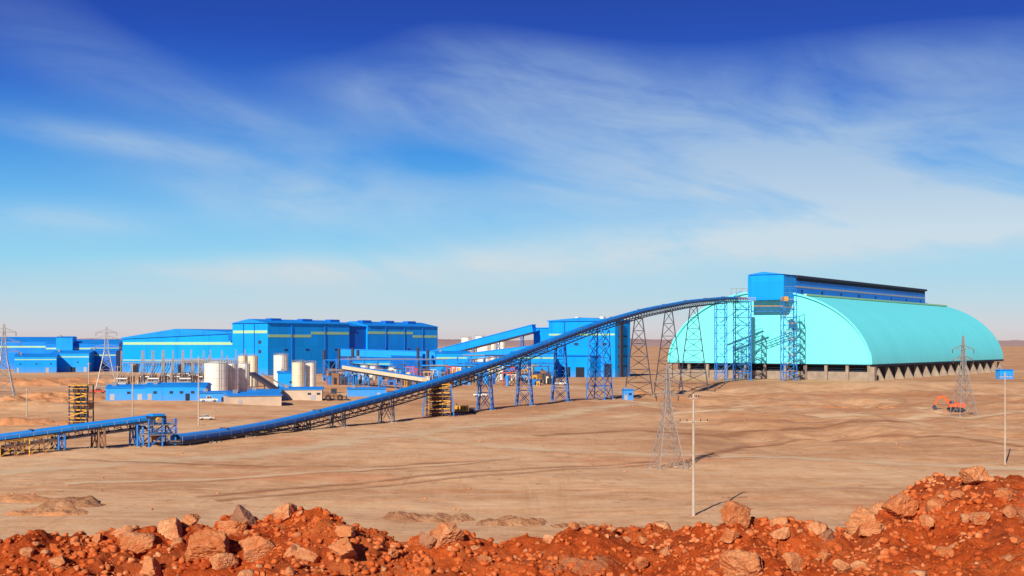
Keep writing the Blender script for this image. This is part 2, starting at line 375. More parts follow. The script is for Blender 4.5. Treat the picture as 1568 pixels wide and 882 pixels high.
# ---------------------------------------------------------------- conveyors and towers
CD=Vector((.437,1,0)).normalized();CN=Vector((CD.y,-CD.x,0))
def cl(Y): return Vector((-172.8+.437*Y,Y,0))
def Yof(px): return 172.8/(.437-bearing(px))
kp=[(268,665),(320,659.5),(375,652),(463,634),(517,620),(592,602),(672,579),(743,556),(803,534),(858,513),(918,491),(985,472),(1055,459),(1110,454),(1166,453)]
ky=[Yof(a) for a,_ in kp];kz=[zz(b_,Yof(a)) for a,b_ in kp]
ky[-1]=696;kz[-1]=46.3
YY=np.linspace(ky[0],ky[-1],220);ZZ=np.interp(YY,ky,kz)
for _ in range(30): ZZ[1:-1]=(ZZ[:-2]+2*ZZ[1:-1]+ZZ[2:])/4
def cz(Y): return float(np.interp(Y,YY,ZZ))
def gallery(b,P,D,N,lift=1.8,step_mat='dark_steel',k_=1.0):
    arc=[(-1.2,-1.25),(-1.2,-.6),(-.9,-.18),(-.4,0),(.4,0),(.9,-.18),(1.2,-.6),(1.2,-1.25)]
    arc=[(u*k_,z*k_) for u,z in arc]
    n=len(arc);vs=[p+N*u+Vector((0,0,z)) for p in P for u,z in arc]
    fs=[(j*n+k,j*n+k+1,(j+1)*n+k+1,(j+1)*n+k) for j in range(len(P)-1) for k in range(n-1)]
    b.add(vs,fs,'blue_roof')
    o=Vector((0,0,1));t0=1.4*k_
    for j in range(len(P)-1):
        p,q=P[j],P[j+1]
        gp=hz(p.x,p.y);dep=max(.25,min(lift,p.z-gp-2.0));dq=max(.25,min(lift,q.z-hz(q.x,q.y)-2.0))
        b.beam(p-o*t0,q-o*t0,2.6*k_,'belt_ore',.2)
        if j%9==4: b.beam(p+o*.06+N*1.0*k_-o*.3,p+o*.06-N*1.0*k_-o*.3,.3,'dark_steel',.8)
        for s in (-1,1):
            e=N*s*1.8*k_
            b.beam(p+e-o*(t0+.1),q+e-o*(t0+.1),.22,step_mat,.3)
            b.beam(p+e-o*(t0+dep),q+e-o*(t0+dq),.22,step_mat,.3)
            if dep>.5:
                b.beam(p+e-o*t0,p+e-o*(t0+dep),.14,step_mat)
                b.beam(p+e-o*t0,q+e-o*(t0+dq),.13,step_mat)
            b.beam(p+e*1.02-o*t0,p+e*1.02-o*.4,.07,'galv_steel')
            b.beam(p+e*1.02-o*.4,q+e*1.02-o*.4,.07,'galv_steel')
        b.beam(p-N*1.8*k_-o*(t0+dep),p+N*1.8*k_-o*(t0+dep),.14,step_mat)
def bent(b,c,N,D,zt,mt='blue_steel',splay=.13,w=.35,base=1.6,dd=0):
    z0=hz(c.x,c.y)-.2;hgt=zt-z0
    for dv in ([0] if not dd else [-dd/2,dd/2]):
        q=c+D*dv;q=Vector((q.x,q.y,0));A=[]
        for s in (-1,1):
            top=q+N*s*base+Vector((0,0,zt));bot=q+N*s*(base+splay*hgt)+Vector((0,0,z0))
            b.beam(top,bot,w,mt);A.append((top,bot));b.box(bot.x-.7,bot.x+.7,bot.y-.7,bot.y+.7,z0-1.6,z0+.35,'concrete')
        k=max(1,int(round(hgt/5.5)))
        for i in range(k+1):
            t=i/k;l=A[0][0].lerp(A[0][1],t);r=A[1][0].lerp(A[1][1],t)
            if i<k or hgt<6: b.beam(l,r,w*.6,mt)
            if i<k:
                t2=(i+1)/k;l2=A[0][0].lerp(A[0][1],t2);r2=A[1][0].lerp(A[1][1],t2)
                b.beam(l,r2,w*.5,mt);
                if hgt>6: b.beam(r,l2,w*.5,mt)
    if dd:
        k=max(1,int(round(hgt/5)))
        for s in (-1,1):
            for i in range(k):
                pts=[]
                for t in (i/k,(i+1)/k):
                    for dv in (-dd/2,dd/2):
                        a=c+D*dv;pts.append(Vector((a.x,a.y,0))+N*s*(base+splay*hgt*t)+Vector((0,0,zt-(zt-z0)*t)))
                b.beam(pts[0],pts[3],w*.5,mt);b.beam(pts[1],pts[2],w*.5,mt);b.beam(pts[0],pts[1],w*.6,mt)
def conveyor2():
    e=empty('ore_conveyor')
    b=MB();P=[]
    Y=ky[0]
    while Y<=696: q=cl(Y);P.append(Vector((q.x,q.y,cz(Y))));Y+=3.6
    gallery(b,P,CD,CN,2.0);b.build('gallery_truss_and_hood',e)
    b=MB()
    for px in (320,375,463,517,592):
        Y=Yof(px);bent(b,cl(Y),CN,CD,cz(Y)-1.6,'dark_steel' if px<500 else 'galv_steel',.06,.3,dd=1.5)
    for px in (743,803,858):
        Y=Yof(px);bent(b,cl(Y),CN,CD,cz(Y)-3.4,'blue_steel',.08,.34,dd=2)
    Y=Yof(918);bent(b,cl(Y),CN,CD,cz(Y)-3.4,'blue_steel',.05,.4,2.4,dd=9)
    for px in (978,1024,1062):
        Y=Yof(px);bent(b,cl(Y),CN,CD,cz(Y)-3.4,'dark_steel',.14,.42)
    b.build('trestle_bents',e)
conveyor2()
def stairtower(b,c,N,D,w,d,z0,z1,mt,w0=.35,flights=True,yel=False):
    C=[c+N*s*w/2+D*q*d/2 for s,q in ((-1,-1),(1,-1),(1,1),(-1,1))];C=[Vector((p.x,p.y,0)) for p in C];o=Vector((0,0,1))
    for p in C: b.beam(p+o*(z0-.5),p+o*z1,w0,mt)
    k=max(2,int(round((z1-z0)/4.5)));h=(z1-z0)/k
    for i in range(k):
        a=z0+i*h
        for j in range(4):
            p,q=C[j],C[(j+1)%4]
            b.beam(p+o*(a+h),q+o*(a+h),w0*.7,mt)
            if (i+j)%2: b.beam(p+o*a,q+o*(a+h),w0*.45,mt)
            else: b.beam(q+o*a,p+o*(a+h),w0*.45,mt)
            if flights: b.beam(p+o*(a+h+1.1),q+o*(a+h+1.1),.1,'yellow_paint' if yel else mt)
        if flights:
            l=(C[0]+C[3])/2;r=(C[1]+C[2])/2
            if i%2: l,r=r,l
            b.beam(l.lerp(r,.15)+o*a,l.lerp(r,.85)+o*(a+h),.9,mt,.25)
            b.beam(l.lerp(r,.15)+o*(a+1),l.lerp(r,.85)+o*(a+h+1),.1,'yellow_paint' if yel else mt)
            b.beam(C[1].lerp(C[2],.05)+o*(a+h),C[1].lerp(C[2],.95)+o*(a+h),1.0,'galv_steel',.12)
def towers():
    e=empty('steel_support_tower')
    b=MB();c=Vector((116,675,0));stairtower(b,c-Vector((2.4,0,0)),XU,YV,5.5,7,0,43,'blue_steel',.42,False)
    stairtower(b,c+Vector((9.2,0,0)),XU,YV,8.5,7,0,43,'blue_steel',.42,True)
    for z in np.arange(4.5,42,9): b.beam(Vector((113,672,z)),Vector((124,672,z+8)),.3,'blue_steel')
    b.box(108,132,673,674.5,43,43.3,'galv_steel');b.box(108,132,681,682.5,43,43.3,'galv_steel')
    for z in (44.3,45.1): b.beam((108,673,z),(132,673,z),.14,'yellow_paint')
    for x in range(108,133,3): b.beam((x,673,43.3),(x,673,45.1),.12,'yellow_paint')
    for x in (119,122,125,128): b.beam((x,674,43),(x,674,50),.2,'galv_steel')
    b.beam((119,674,50),(128,674,50),.2,'galv_steel')
    b.build('lattice_tower',e)
    e=empty('steel_access_tower');b=MB()
    stairtower(b,Vector((150.3,674,0)),XU,YV,7,7.5,0,43,'blue_steel',.42,True,True)
    b.box(147,149.4,671,679,43.1,45.6,'yellow_paint')
    for x in (147,150.3,153.8): b.beam((x,671,43),(x,671,50),.3,'blue_steel')
    for z in (46.6,50): b.beam((147,671,z),(153.8,671,z),.25,'blue_steel');b.beam((147,671,z+1),(153.8,671,z+1),.1,'galv_steel')
    for z in (37.5,40.5):
        b.beam((130,673,z),(147,673,z),.3,'yellow_paint' if z>40 else 'blue_steel');b.beam((130,675,z),(147,675,z),.3,'blue_steel')
    for k in range(5):
        x=130+k*3.4;b.beam((x,673,37.5),(x+3.4,673,40.5),.2,'blue_steel');b.beam((x,673,37.5),(x,673,40.5),.2,'blue_steel')
    b.build('lattice_and_stairs',e)
    for px,d,w,z1,nm in ((672,None,7.0,0,'conveyor_drive_tower'),(124.5,307,4.6,10.2,'scaffold_tower')):
        b=MB()
        if d is None:
            Y=Yof(px);c=cl(Y);z1=cz(Y)-1.7
        else: c=at(px,d)
        g0=hz(c.x,c.y);K=4 if d is None else 5
        for lv in range(K):
            h=(z1-g0)/K;a=g0+lv*h
            b.box(c.x-w/2,c.x+w/2,c.y-2.5,c.y+2.5,a+h-.2,a+h,'yellow_paint')
            for x in np.linspace(-w/2+.15,w/2-.15,4):
                for y in (-2.4,2.4): b.beam((c.x+x,c.y+y,a-.3),(c.x+x,c.y+y,a+h-.2),.26,'dark_steel')
            b.beam((c.x-w/2,c.y-2.5,a+.2),(c.x+w/2,c.y-2.5,a+h-.3),.2,'yellow_paint' if lv%2 else 'dark_steel')
            b.beam((c.x+w/2,c.y-2.3,a+.2),(c.x-w/2,c.y-2.3,a+h-.3),.2,'dark_steel')
            b.beam((c.x-w/2,c.y-2.55,a+1.1),(c.x+w/2,c.y-2.55,a+1.1),.12,'yellow_paint')
            b.box(c.x-w*(.36-.1*(lv%2)),c.x+w*(.1+.2*(lv%3)),c.y-1.2,c.y+1.4,a+.1,a+h*.75,'dark_steel' if lv%2 else 'rust_steel')
        if d is None:
            for s in (-1,1): b.beam((c.x+s*w*.62,c.y-2.6,g0),(c.x+s*w*.5,c.y-2.6,z1),.35,'blue_steel')
        b.build(nm)
towers()
def conveyor1():
    e=empty('feed_conveyor')
    A=Vector((-150,178,0.));B_=at(232,247.5)
    D=(B_-A).normalized();N=Vector((D.y,-D.x,0))
    L=(B_-A).length;P=[]
    s=0
    while s<=L:
        q=A+D*s;z=np.interp(s/L,[0,.6,.72,.9,1],[2.6,2.9,3.6,5.2,6.0]);P.append(Vector((q.x,q.y,float(z)+.2)));s+=2.6
    b=MB();gallery(b,P,D,N,1.3,k_=.8);
    for i in range(0,len(P),3): bent(b,Vector((P[i].x,P[i].y,0)),N,D,P[i].z-1.6,'blue_steel' if i%2 else 'rust_steel',.05,.3,dd=1.2)
    b.build('gallery_and_bents',e)
    b=MB();
    for i in range(0,len(P)-9):
        p=P[i]+N*5.2;q=P[i+1]+N*5.2;g0=hz(p.x,p.y)
        zt=max(g0+.9,p.z-2.0);zt2=max(g0+.9,P[i+1].z-2.0)
        p=Vector((p.x,p.y,0));q=Vector((q.x,q.y,0));o=Vector((0,0,1))
        for s in (-1.1,1.1):
            b.beam(p+N*s+o*zt,q+N*s+o*zt2,.25,'rust_steel')
            b.beam(p+N*s+o*(zt+1),q+N*s+o*(zt2+1),.09,'yellow_paint')
            b.beam(p+N*s+o*(g0-.2),p+N*s+o*(zt+1),.16,'rust_steel' if i%2 else 'yellow_paint')
            b.beam(p+N*s+o*g0,q+N*s+o*zt2,.12,'yellow_paint')
        b.beam(p+o*(zt+.2),q+o*(zt2+.2),1.6,'belt_ore',.2)
        if i%4==0: b.box(p.x-.8,p.x+.8,p.y-.6,p.y+.6,g0,g0+1.4,'dark_steel')
    b.build('return_truss',e)
    e=empty('transfer_tower');c=at(241,245);g0=hz(c.x,c.y);b=MB()
    f=lambda u,v,w:tuple(c+D*u+N*v+Vector((0,0,w+g0)))
    for u in (-2.8,0,2.8):
        for v in (-2.2,2.2): b.beam(f(u,v,-.3),f(u,v,5.6),.3,'blue_steel')
    for z in (2.3,4.2):
        b.box(-3,3,-2.5,2.5,z,z+.2,'galv_steel',f)
        for v in (-2.5,2.5):
            for q in (.6,1.1): b.beam(f(-3,v,z+q),f(3,v,z+q),.09,'blue_steel')
            for u in np.arange(-3,3.1,1): b.beam(f(u,v,z),f(u,v,z+1.1),.08,'blue_steel')
    for v in (-2.2,2.2):
        b.beam(f(-2.8,v,0),f(0,v,2.3),.2,'blue_steel');b.beam(f(2.8,v,0),f(0,v,2.3),.2,'blue_steel')
        b.beam(f(-2.8,v,4.2),f(0,v,2.4),.18,'blue_steel');b.beam(f(2.8,v,4.2),f(0,v,2.4),.18,'blue_steel')
    b.prism([(-1.2,4.4),(-1.9,6.0),(1.4,6.0),(.8,4.4)],-1.2,1.2,'dark_steel',f)
    b.box(-1.6,1.0,-1.3,1.3,6.01,6.4,'blue_roof',f);b.cyl(f(-.4,-1.9,5.2),f(-.4,1.9,5.2),.6,'yellow_paint')
    b.prism([(-.7,1.2),(-1.1,2.4),(1.1,2.4),(.7,1.2)],-.9,.9,'rust_steel',f)
    b.beam(f(3,-2.4,4.2),f(5.6,-2.4,0),.7,'galv_steel',.15)
    b.build('tower_frame',e)
conveyor1()

# ---------------------------------------------------------------- concentrator building
def bigbuilding():
    e=empty('concentrator_building');fr=frame((-153.5,780));b=MB()
    b.box(0,33,0,74,-1,33.0,'azure_cladding',fr);
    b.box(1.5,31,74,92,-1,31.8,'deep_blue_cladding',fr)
    b.box(0,33,92,168,-1,32.2,'azure_cladding',fr)
    b.prism([(33,-1),(150,-1),(150,23.5),(92,29.2),(33,26.5)],3,150,'azure_cladding',fr)
    b.build('walls',e)
    b=MB()
    b.prism([(-.9,33.05),(33.9,33.05),(16.5,35.8)],-1,75,'blue_roof',fr)
    b.prism([(.6,31.85),(32,31.85),(16.5,34.7)],75.2,91.8,'blue_roof',fr)
    b.prism([(-.9,32.25),(33.9,32.25),(16.5,35.6)],92,169,'blue_roof',fr)
    b.prism([(33.5,26.6),(151,23.2),(151,24.1),(92,30.0),(33.5,27.5)],2,151,'blue_roof',fr)
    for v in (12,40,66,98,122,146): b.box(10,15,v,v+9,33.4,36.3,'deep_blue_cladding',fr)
    b.build('roof_and_monitors',e)
    b=MB()
    b.box(.5,32,-.14,-.02,26.6,28.4,'stripe_teal',fr)
    b.box(34,149,2.86,2.98,19.2,21.0,'stripe_teal',fr)
    b.box(34,149,2.86,2.98,8.2,8.8,'stripe_teal',fr)
    b.box(-.14,-.02,.3,38,24.0,25.8,'stripe_teal',fr);b.box(-.14,-.02,38,73.5,26.0,27.8,'stripe_teal',fr)
    b.box(-.14,-.02,92.4,140,26.6,28.4,'stripe_teal',fr);b.box(-.14,-.02,140,167,24.2,26.0,'stripe_teal',fr)
    for u in (41,84,132): b.box(u,u+6,2.8,2.97,-.5,6,'dark_opening_and_shade',fr)
    for u,z in ((6,20),(6,14),(20,9)): b.box(u,u+2.4,-.2,-.03,z,z+2,'window_glass',fr)
    for v in (8,55,128): b.box(-.2,-.03,v,v+7,-.5,8,'dark_opening_and_shade',fr)
    for v in (14,33,60,110,134): b.box(-.18,-.03,v,v+3,15.5,16.6,'window_glass',fr)
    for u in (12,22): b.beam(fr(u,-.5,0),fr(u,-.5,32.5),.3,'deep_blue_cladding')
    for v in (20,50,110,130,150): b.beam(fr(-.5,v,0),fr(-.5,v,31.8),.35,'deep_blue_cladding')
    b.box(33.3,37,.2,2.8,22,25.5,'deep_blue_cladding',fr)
    b.build('doors_windows_trim',e)
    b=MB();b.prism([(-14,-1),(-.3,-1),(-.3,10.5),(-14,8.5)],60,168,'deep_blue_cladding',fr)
    for v in range(64,166,13): b.box(-14.2,-14.02,v,v+5,-.5,5.5,'dark_opening_and_shade',fr)
    b.build('lean_to',e)
bigbuilding()
def rmB():
    e=empty('transfer_building');fr=frame((61.5,740));b=MB();
    b.box(0,48,0,17.6,-1,33.6,'azure_cladding',fr);b.box(48,60,1,12,-1,29.5,'azure_cladding',fr)
    b.box(10,44,-12,-.2,-1,12.5,'azure_cladding',fr)
    b.build('walls',e);b=MB()
    b.prism([(-.7,33.65),(48.7,33.65),(48.7,34.3),(24,35.9),(-.7,34.3)],-.8,18.4,'blue_roof',fr)
    b.prism([(9.5,12.55),(44.5,12.55),(44.5,13.0),(9.5,13.0)],-12.6,-.3,'deep_blue_cladding',fr)
    b.box(47.8,60.5,.5,12.5,29.55,30.1,'blue_roof',fr);b.build('roof',e);b=MB()
    b.box(.3,47.6,-.16,-.03,25,26.1,'stripe_teal',fr)
    for u in (14,24,34): b.box(u,u+6,-12.25,-12.03,-.5,6,'dark_opening_and_shade',fr)
    b.box(2,7.5,-.2,-.03,-.5,8,'dark_opening_and_shade',fr)
    for u in (6,26): b.box(u,u+3,-.2,-.03,19,20.5,'window_glass',fr)
    for z in (6,12,18,24): b.box(-.2,-.03,3,14,z,z+.8,'dark_steel',fr)
    b.box(-1.6,-.2,4,7,-.5,33,'dark_steel',fr)
    for u in (12,36): b.beam(fr(u,-.5,12),fr(u,-.5,33.5),.4,'deep_blue_cladding')
    b.build('doors_windows_trim',e)
    b=MB();
    for u in (12,30): b.box(u,u+2.5,6,9,35,36.4,'white_paint',fr)
    b.build('roof_vents',e)
rmB()
def enclosed(name,a,bp,w,h,mat,nb=4):
    a=Vector(a);bp=Vector(bp);b=MB()
    b.beam(a,bp,w,mat,h)
    b.beam(a+Vector((0,0,h*.56)),bp+Vector((0,0,h*.56)),w*1.12,'blue_roof',h*.1)
    b.beam(a-Vector((0,0,h*.5+.5)),bp-Vector((0,0,h*.5+.5)),w*.9,'dark_steel',.5)
    d=(bp-a).normalized();N=Vector((d.y,-d.x,0)).normalized()
    for i in range(nb):
        p=a.lerp(bp,(i+.5)/nb);
        if p.z-h/2>3: bent(b,Vector((p.x,p.y,0)),N,Vector((d.x,d.y,0)).normalized(),p.z-h/2-.6,'blue_steel',.08,.5,w*.4)
    b.build(name)
def P3(px,py,d): q=at(px,d);q.z=zz(py,d);return q
enclosed('enclosed_conveyor',P3(640,549,800),P3(818,503,765),5.5,4.2,'azure_cladding',5)
enclosed('enclosed_conveyor',P3(520,540,760),P3(700,545,745),4,4,'azure_cladding',6)
enclosed('enclosed_conveyor',P3(700,548,740),P3(838,531,732),4,3.4,'azure_cladding',5)
enclosed('enclosed_conveyor',P3(527,562,600),P3(650,581,520),2.2,1.7,'cream_paint',5)

def building(name,px0,px1,pyb,pyt,wall='blue_cladding',roof='blue_roof',depth=12,gable=.06,d=None,doors=3,stripe=True,ang=None):
    d=d or gd(pyb);a=at(px0,d);c=at(px1,d);w=c.x-a.x;z=zz(pyt,d);
    ang=.12 if ang is None else ang
    g0=hz((a.x+c.x)/2,d)
    fr=rframe((a.x,a.y),ang,0);e=empty(name);b=MB();w=w/max(.2,math.cos(ang))
    b.box(0,w,0,depth,g0-1,z,wall,fr)
    b.build('walls',e);b=MB()
    rf=lambda u,v,zq:fr(v,u,zq)
    k=gable*depth
    b.prism([(-.4,z+.01),(depth+.4,z+.01),(depth+.4,z+.2),(depth/2,z+k+.2),(-.4,z+.2)],-.4,w+.4,roof,rf);b.build('roof',e)
    b=MB();H_=z-g0;rr=random.Random(int(px0*7+pyb))
    for i in range(doors):
        u=w*(i+rr.uniform(.2,.8))/doors;dw=min(rr.choice([1.2,2,3.5]),w/doors*.35)
        if rr.random()<.7: b.box(u-dw/2,u+dw/2,-.1,-.01,g0,g0+min(3.4,H_*.5),'dark_opening_and_shade' if i%2 else 'stripe_grey',fr)
        if H_>3.5 and rr.random()<.6:
            b.box(u+dw*.8,u+dw*.8+1.2,-.09,-.01,g0+H_*.5,g0+H_*.5+min(.9,H_*.2),'window_glass',fr)
    if stripe: b.box(.1,w-.1,-.07,-.005,z-H_*.22,z-H_*.16,'stripe_teal',fr)
    b.box(w*.1,w*.1+1.5,depth*.3,depth*.3+1.5,z+.2,z+k+1.0,'galv_steel',fr)
    b.build('doors_and_windows',e)
building('warehouse',-60,80,568,523,depth=60,d=960,doors=6)
building('warehouse',70,178,570,526,depth=50,d=940,doors=5)
building('workshop_building',86,110,571,517,'azure_cladding',depth=14,d=935,doors=1,stripe=False)
building('workshop_building',22,80,571,546,'azure_cladding',depth=30,d=850,doors=3,ang=.3)
building('workshop_building',78,134,571,541,'azure_cladding',depth=30,d=870,doors=3)
building('workshop_building',134,176,571,538,'deep_blue_cladding',depth=30,d=890,doors=2)
building('service_building',162,222,613,594,'azure_cladding',depth=14,doors=3,stripe=False)
building('service_building',222,312,615,592,'azure_cladding',depth=16,doors=5,stripe=False)
building('service_building',305,350,616,602,'azure_cladding',depth=8,doors=2,stripe=False)
building('control_building',352,426,623,607,'beige_panel',depth=16,doors=4,stripe=False,ang=.35)
building('service_building',380,428,612,600,'azure_cladding',depth=10,doors=3,stripe=False,d=430)
building('service_building',428,492,612,597,'beige_panel',depth=12,doors=3,stripe=False,d=440)
building('switchroom_building',425,468,590,571,'azure_cladding',depth=10,doors=2,stripe=False,d=500)
building('service_building',532,590,608,596,'azure_cladding',depth=8,doors=3,stripe=False)
building('process_building',540,600,576,552,'azure_cladding',depth=24,d=700,doors=3)
building('process_building',600,665,576,546,'deep_blue_cladding',depth=24,d=745,doors=3,stripe=False)
building('process_building',668,720,578,541,'azure_cladding',depth=20,d=735,doors=2)
building('process_building',716,790,578,558,'blue_cladding',depth=20,d=700,doors=3)
building('process_building',786,850,579,541,'azure_cladding',depth=16,d=720,doors=2)
building('site_cabin',955,970,608,597,'azure_cladding',depth=3,doors=1,stripe=False)
building('site_cabin',1531,1553,580,567,'azure_cladding',depth=5,doors=1,stripe=False,d=700)
def tank(name,px,pyb,pyt,wpx,mat='white_paint',d=None,cone=True):
    d=d or gd(pyb);c=at(px,d);r=wpx/2*d/FP;z=zz(pyt,d);g0=hz(c.x,c.y);b=MB()
    b.cyl((c.x,c.y,g0-.5),(c.x,c.y,z),r,mat,28)
    if cone: b.cyl((c.x,c.y,z+.02),(c.x,c.y,z+r*.16),r*1.03,mat,28,r*.15)
    k=max(2,int((z-g0)/2.5))
    for i in range(1,k): 
        q=g0+(z-g0)*i/k;b.cyl((c.x,c.y,q-.05),(c.x,c.y,q+.05),r*1.01,'beige_panel',28)
    x=c.x+r*.5;y=c.y-r*.93
    b.beam((x-.25,y,g0),(x-.25,y,z+1),.1,'galv_steel');b.beam((x+.25,y,g0),(x+.25,y,z+1),.1,'galv_steel')
    n=16
    for i in range(n):
        a=2*math.pi*i/n;a2=2*math.pi*(i+1)/n
        p=Vector((c.x+r*math.cos(a),c.y+r*math.sin(a),z+.9));q=Vector((c.x+r*math.cos(a2),c.y+r*math.sin(a2),z+.9))
        b.beam(p,q,.09,'galv_steel');b.beam(p-Vector((0,0,.9)),p,.08,'galv_steel')
    b.build(name)
tank('storage_silo',331,601,556,36);tank('storage_silo',355,600,557,17)
tank('storage_silo',374,599,557,18);tank('storage_silo',372,590,545,14,'cream_paint',d=560)
tank('storage_silo',387,590,545,16,'cream_paint',d=575);tank('storage_silo',430,593,544,22,'white_paint',d=545)
tank('storage_silo',457,594,555,20,'cream_paint',d=485);tank('storage_silo',476,594,556,16,'white_paint',d=490)
for px,t_,w in ((714,517,16),(735,515,15),(754,521,14),(768,524,13),(741,528,26)): tank('water_tank',px,556,t_,w,'white_paint',d=990)
for px,t_,w in ((558,560,12),(572,561,12),(600,563,10),(735,562,12),(752,563,12),(768,562,12),(812,560,11)): tank('thickener_tank',px,576,t_,w,'cream_paint' if px%2 else 'white_paint',d=690)
b=MB();b.beam(P3(386,572,505),P3(428,600,470),2.4,'dark_steel',1.2);b.beam(P3(400,571,498),P3(440,594,475),.4,'galv_steel',.4)
b.beam(P3(386,570,505),P3(386,603,505),.5,'dark_steel');b.beam(P3(405,583,490),P3(405,606,490),.4,'dark_steel');b.build('silo_loading_conveyor')
def rack(name,px0,px1,d,z,lev,mt='blue_steel'):
    a=at(px0,d);c=at(px1,d);b=MB();n=max(3,int((c.x-a.x)/7))
    for i in range(n+1):
        x=a.x+(c.x-a.x)*i/n
        for y in (d,d+6): b.beam((x,y,-.5),(x,y,z),.4,mt)
        for l in range(1,lev+1): b.beam((x,d,z*l/lev),(x,d+6,z*l/lev),.35,mt)
        if i<n and i%3==0: 
            x2=a.x+(c.x-a.x)*(i+1)/n;b.beam((x,d,0),(x2,d,z),.22,mt);b.beam((x2,d,0),(x,d,z),.22,mt)
    for l in range(1,lev+1):
        for y in (d,d+6): b.beam((a.x,y,z*l/lev),(c.x,y,z*l/lev),.35,mt)
        for k in range(4):
            q0=random.uniform(0,.3);q1=random.uniform(.6,1)
            b.cyl((a.x+(c.x-a.x)*q0,d+1+k*1.2,z*l/lev+.45),(a.x+(c.x-a.x)*q1,d+1+k*1.2,z*l/lev+.45),random.choice([.2,.28,.35]),random.choice(['dark_steel','galv_steel','azure_cladding','azure_cladding','rust_steel']),8)
    b.build(name)
rack('pipe_rack',495,700,690,11,2);rack('pipe_rack',640,840,660,8,2,'dark_steel');rack('pipe_rack',700,850,700,13,3)
rack('pipe_rack',500,600,640,6,1,'rust_steel')
b=MB()
for i in range(190):
    px=random.choice([random.uniform(492,700),random.uniform(650,850)]);d=random.uniform(590,700);c=at(px,d)
    w=random.uniform(1,4.5);h=random.uniform(1.5,6);m_=random.choice(['azure_cladding','deep_blue_cladding','blue_steel','white_paint','galv_steel','dark_steel','cream_paint','yellow_paint','rust_steel','azure_cladding','dark_steel','red_paint'])
    if m_ in('yellow_paint','red_paint') : w*=.35
    r=random.random()
    if r<.45:
        b.box(c.x-w/2,c.x+w/2,c.y-1.5,c.y+1.5,-.3,h,m_);b.box(c.x-w/3,c.x,c.y-1,c.y+1,h,h+1,'dark_steel');b.box(c.x-w/5,c.x+w/5,c.y-1.6,c.y-1.52,.2,h*.6,'dark_opening_and_shade')
    elif r<.75: b.cyl((c.x,c.y,-.3),(c.x,c.y,h),w*.4,m_,12);b.cyl((c.x,c.y,h),(c.x,c.y,h+w*.15),w*.4,m_,12,w*.1)
    else:
        for k in range(3): b.beam((c.x+k*2,c.y,-.3),(c.x+k*2,c.y,h+3),.3,m_)
        b.beam((c.x-.5,c.y,h+3),(c.x+4.5,c.y,h+3),.4,m_);b.beam((c.x,c.y,0),(c.x+4,c.y,h+3),.25,m_)
b.build('process_equipment')
b=MB()
for px,t_ in ((496,536),(519,534),(540,533),(548,536),(640,532),(655,536)):
    c=at(px,740);b.cyl((c.x,c.y,-1),(c.x,c.y,zz(t_,740)),.9,'dark_steel',10)
b.build('vent_stacks')
def substation():
    b=MB();d0=560
    for row in range(4):
        d=d0+row*28
        x0=at(186,d0).x;x1=at(312,d0).x;n=8
        for i in range(n+1):
            x=x0+(x1-x0)*i/n+row*1.7
            zt=random.choice([12,14,17])
            for s in (-.5,.5):
                b.beam((x+s*1.2,d,-.3),(x+s*.3,d,zt),.24,'galv_steel')
            for z in np.arange(1,zt-1,2.2): b.beam((x-.5,d,z),(x+.5,d,z+2),.12,'galv_steel')
            if i<n:
                b.beam((x,d,11.5),(x+(x1-x0)/n,d,11.5),.24,'galv_steel');b.beam((x,d,12.5),(x+(x1-x0)/n,d,12.5),.16,'galv_steel')
                for k in range(3):
                    xx=x+(x1-x0)/n*(k+1)/4
                    b.beam((xx,d,11.5),(xx,d,9.6),.25,'porcelain')
                    b.beam((xx,d-8,-.3),(xx,d-8,3),.35,'galv_steel');b.cyl((xx,d-8,3),(xx,d-8,5.6),.32,'porcelain',8)
                    b.beam((xx,d-8,5.6),(xx,d,9.6),.08,'dark_steel')
            if i%3==1:
                b.box(x-3,x+3,d-16,d-12,-.3,3.6,'galv_steel');b.box(x-2.6,x+2.6,d-17,d-16.05,.4,3,'stripe_grey')
                for k in (-1.6,0,1.6): b.cyl((x+k,d-14,3.6),(x+k,d-14,5.6),.25,'porcelain',8)
                b.cyl((x-2.5,d-14,4.7),(x+2.5,d-14,4.7),.6,'galv_steel',10)
    b.build('electrical_substation')
substation()
b=MB();q0=at(140,545);q1=at(320,545)
n=60
for i in range(n+1):
    p=q0.lerp(q1,i/n);b.beam(p,p+Vector((0,0,2.4)),.12,'galv_steel')
for z in (.4,1.4,2.3): b.beam(q0+Vector((0,0,z)),q1+Vector((0,0,z)),.08,'galv_steel')
b.build('perimeter_fence')
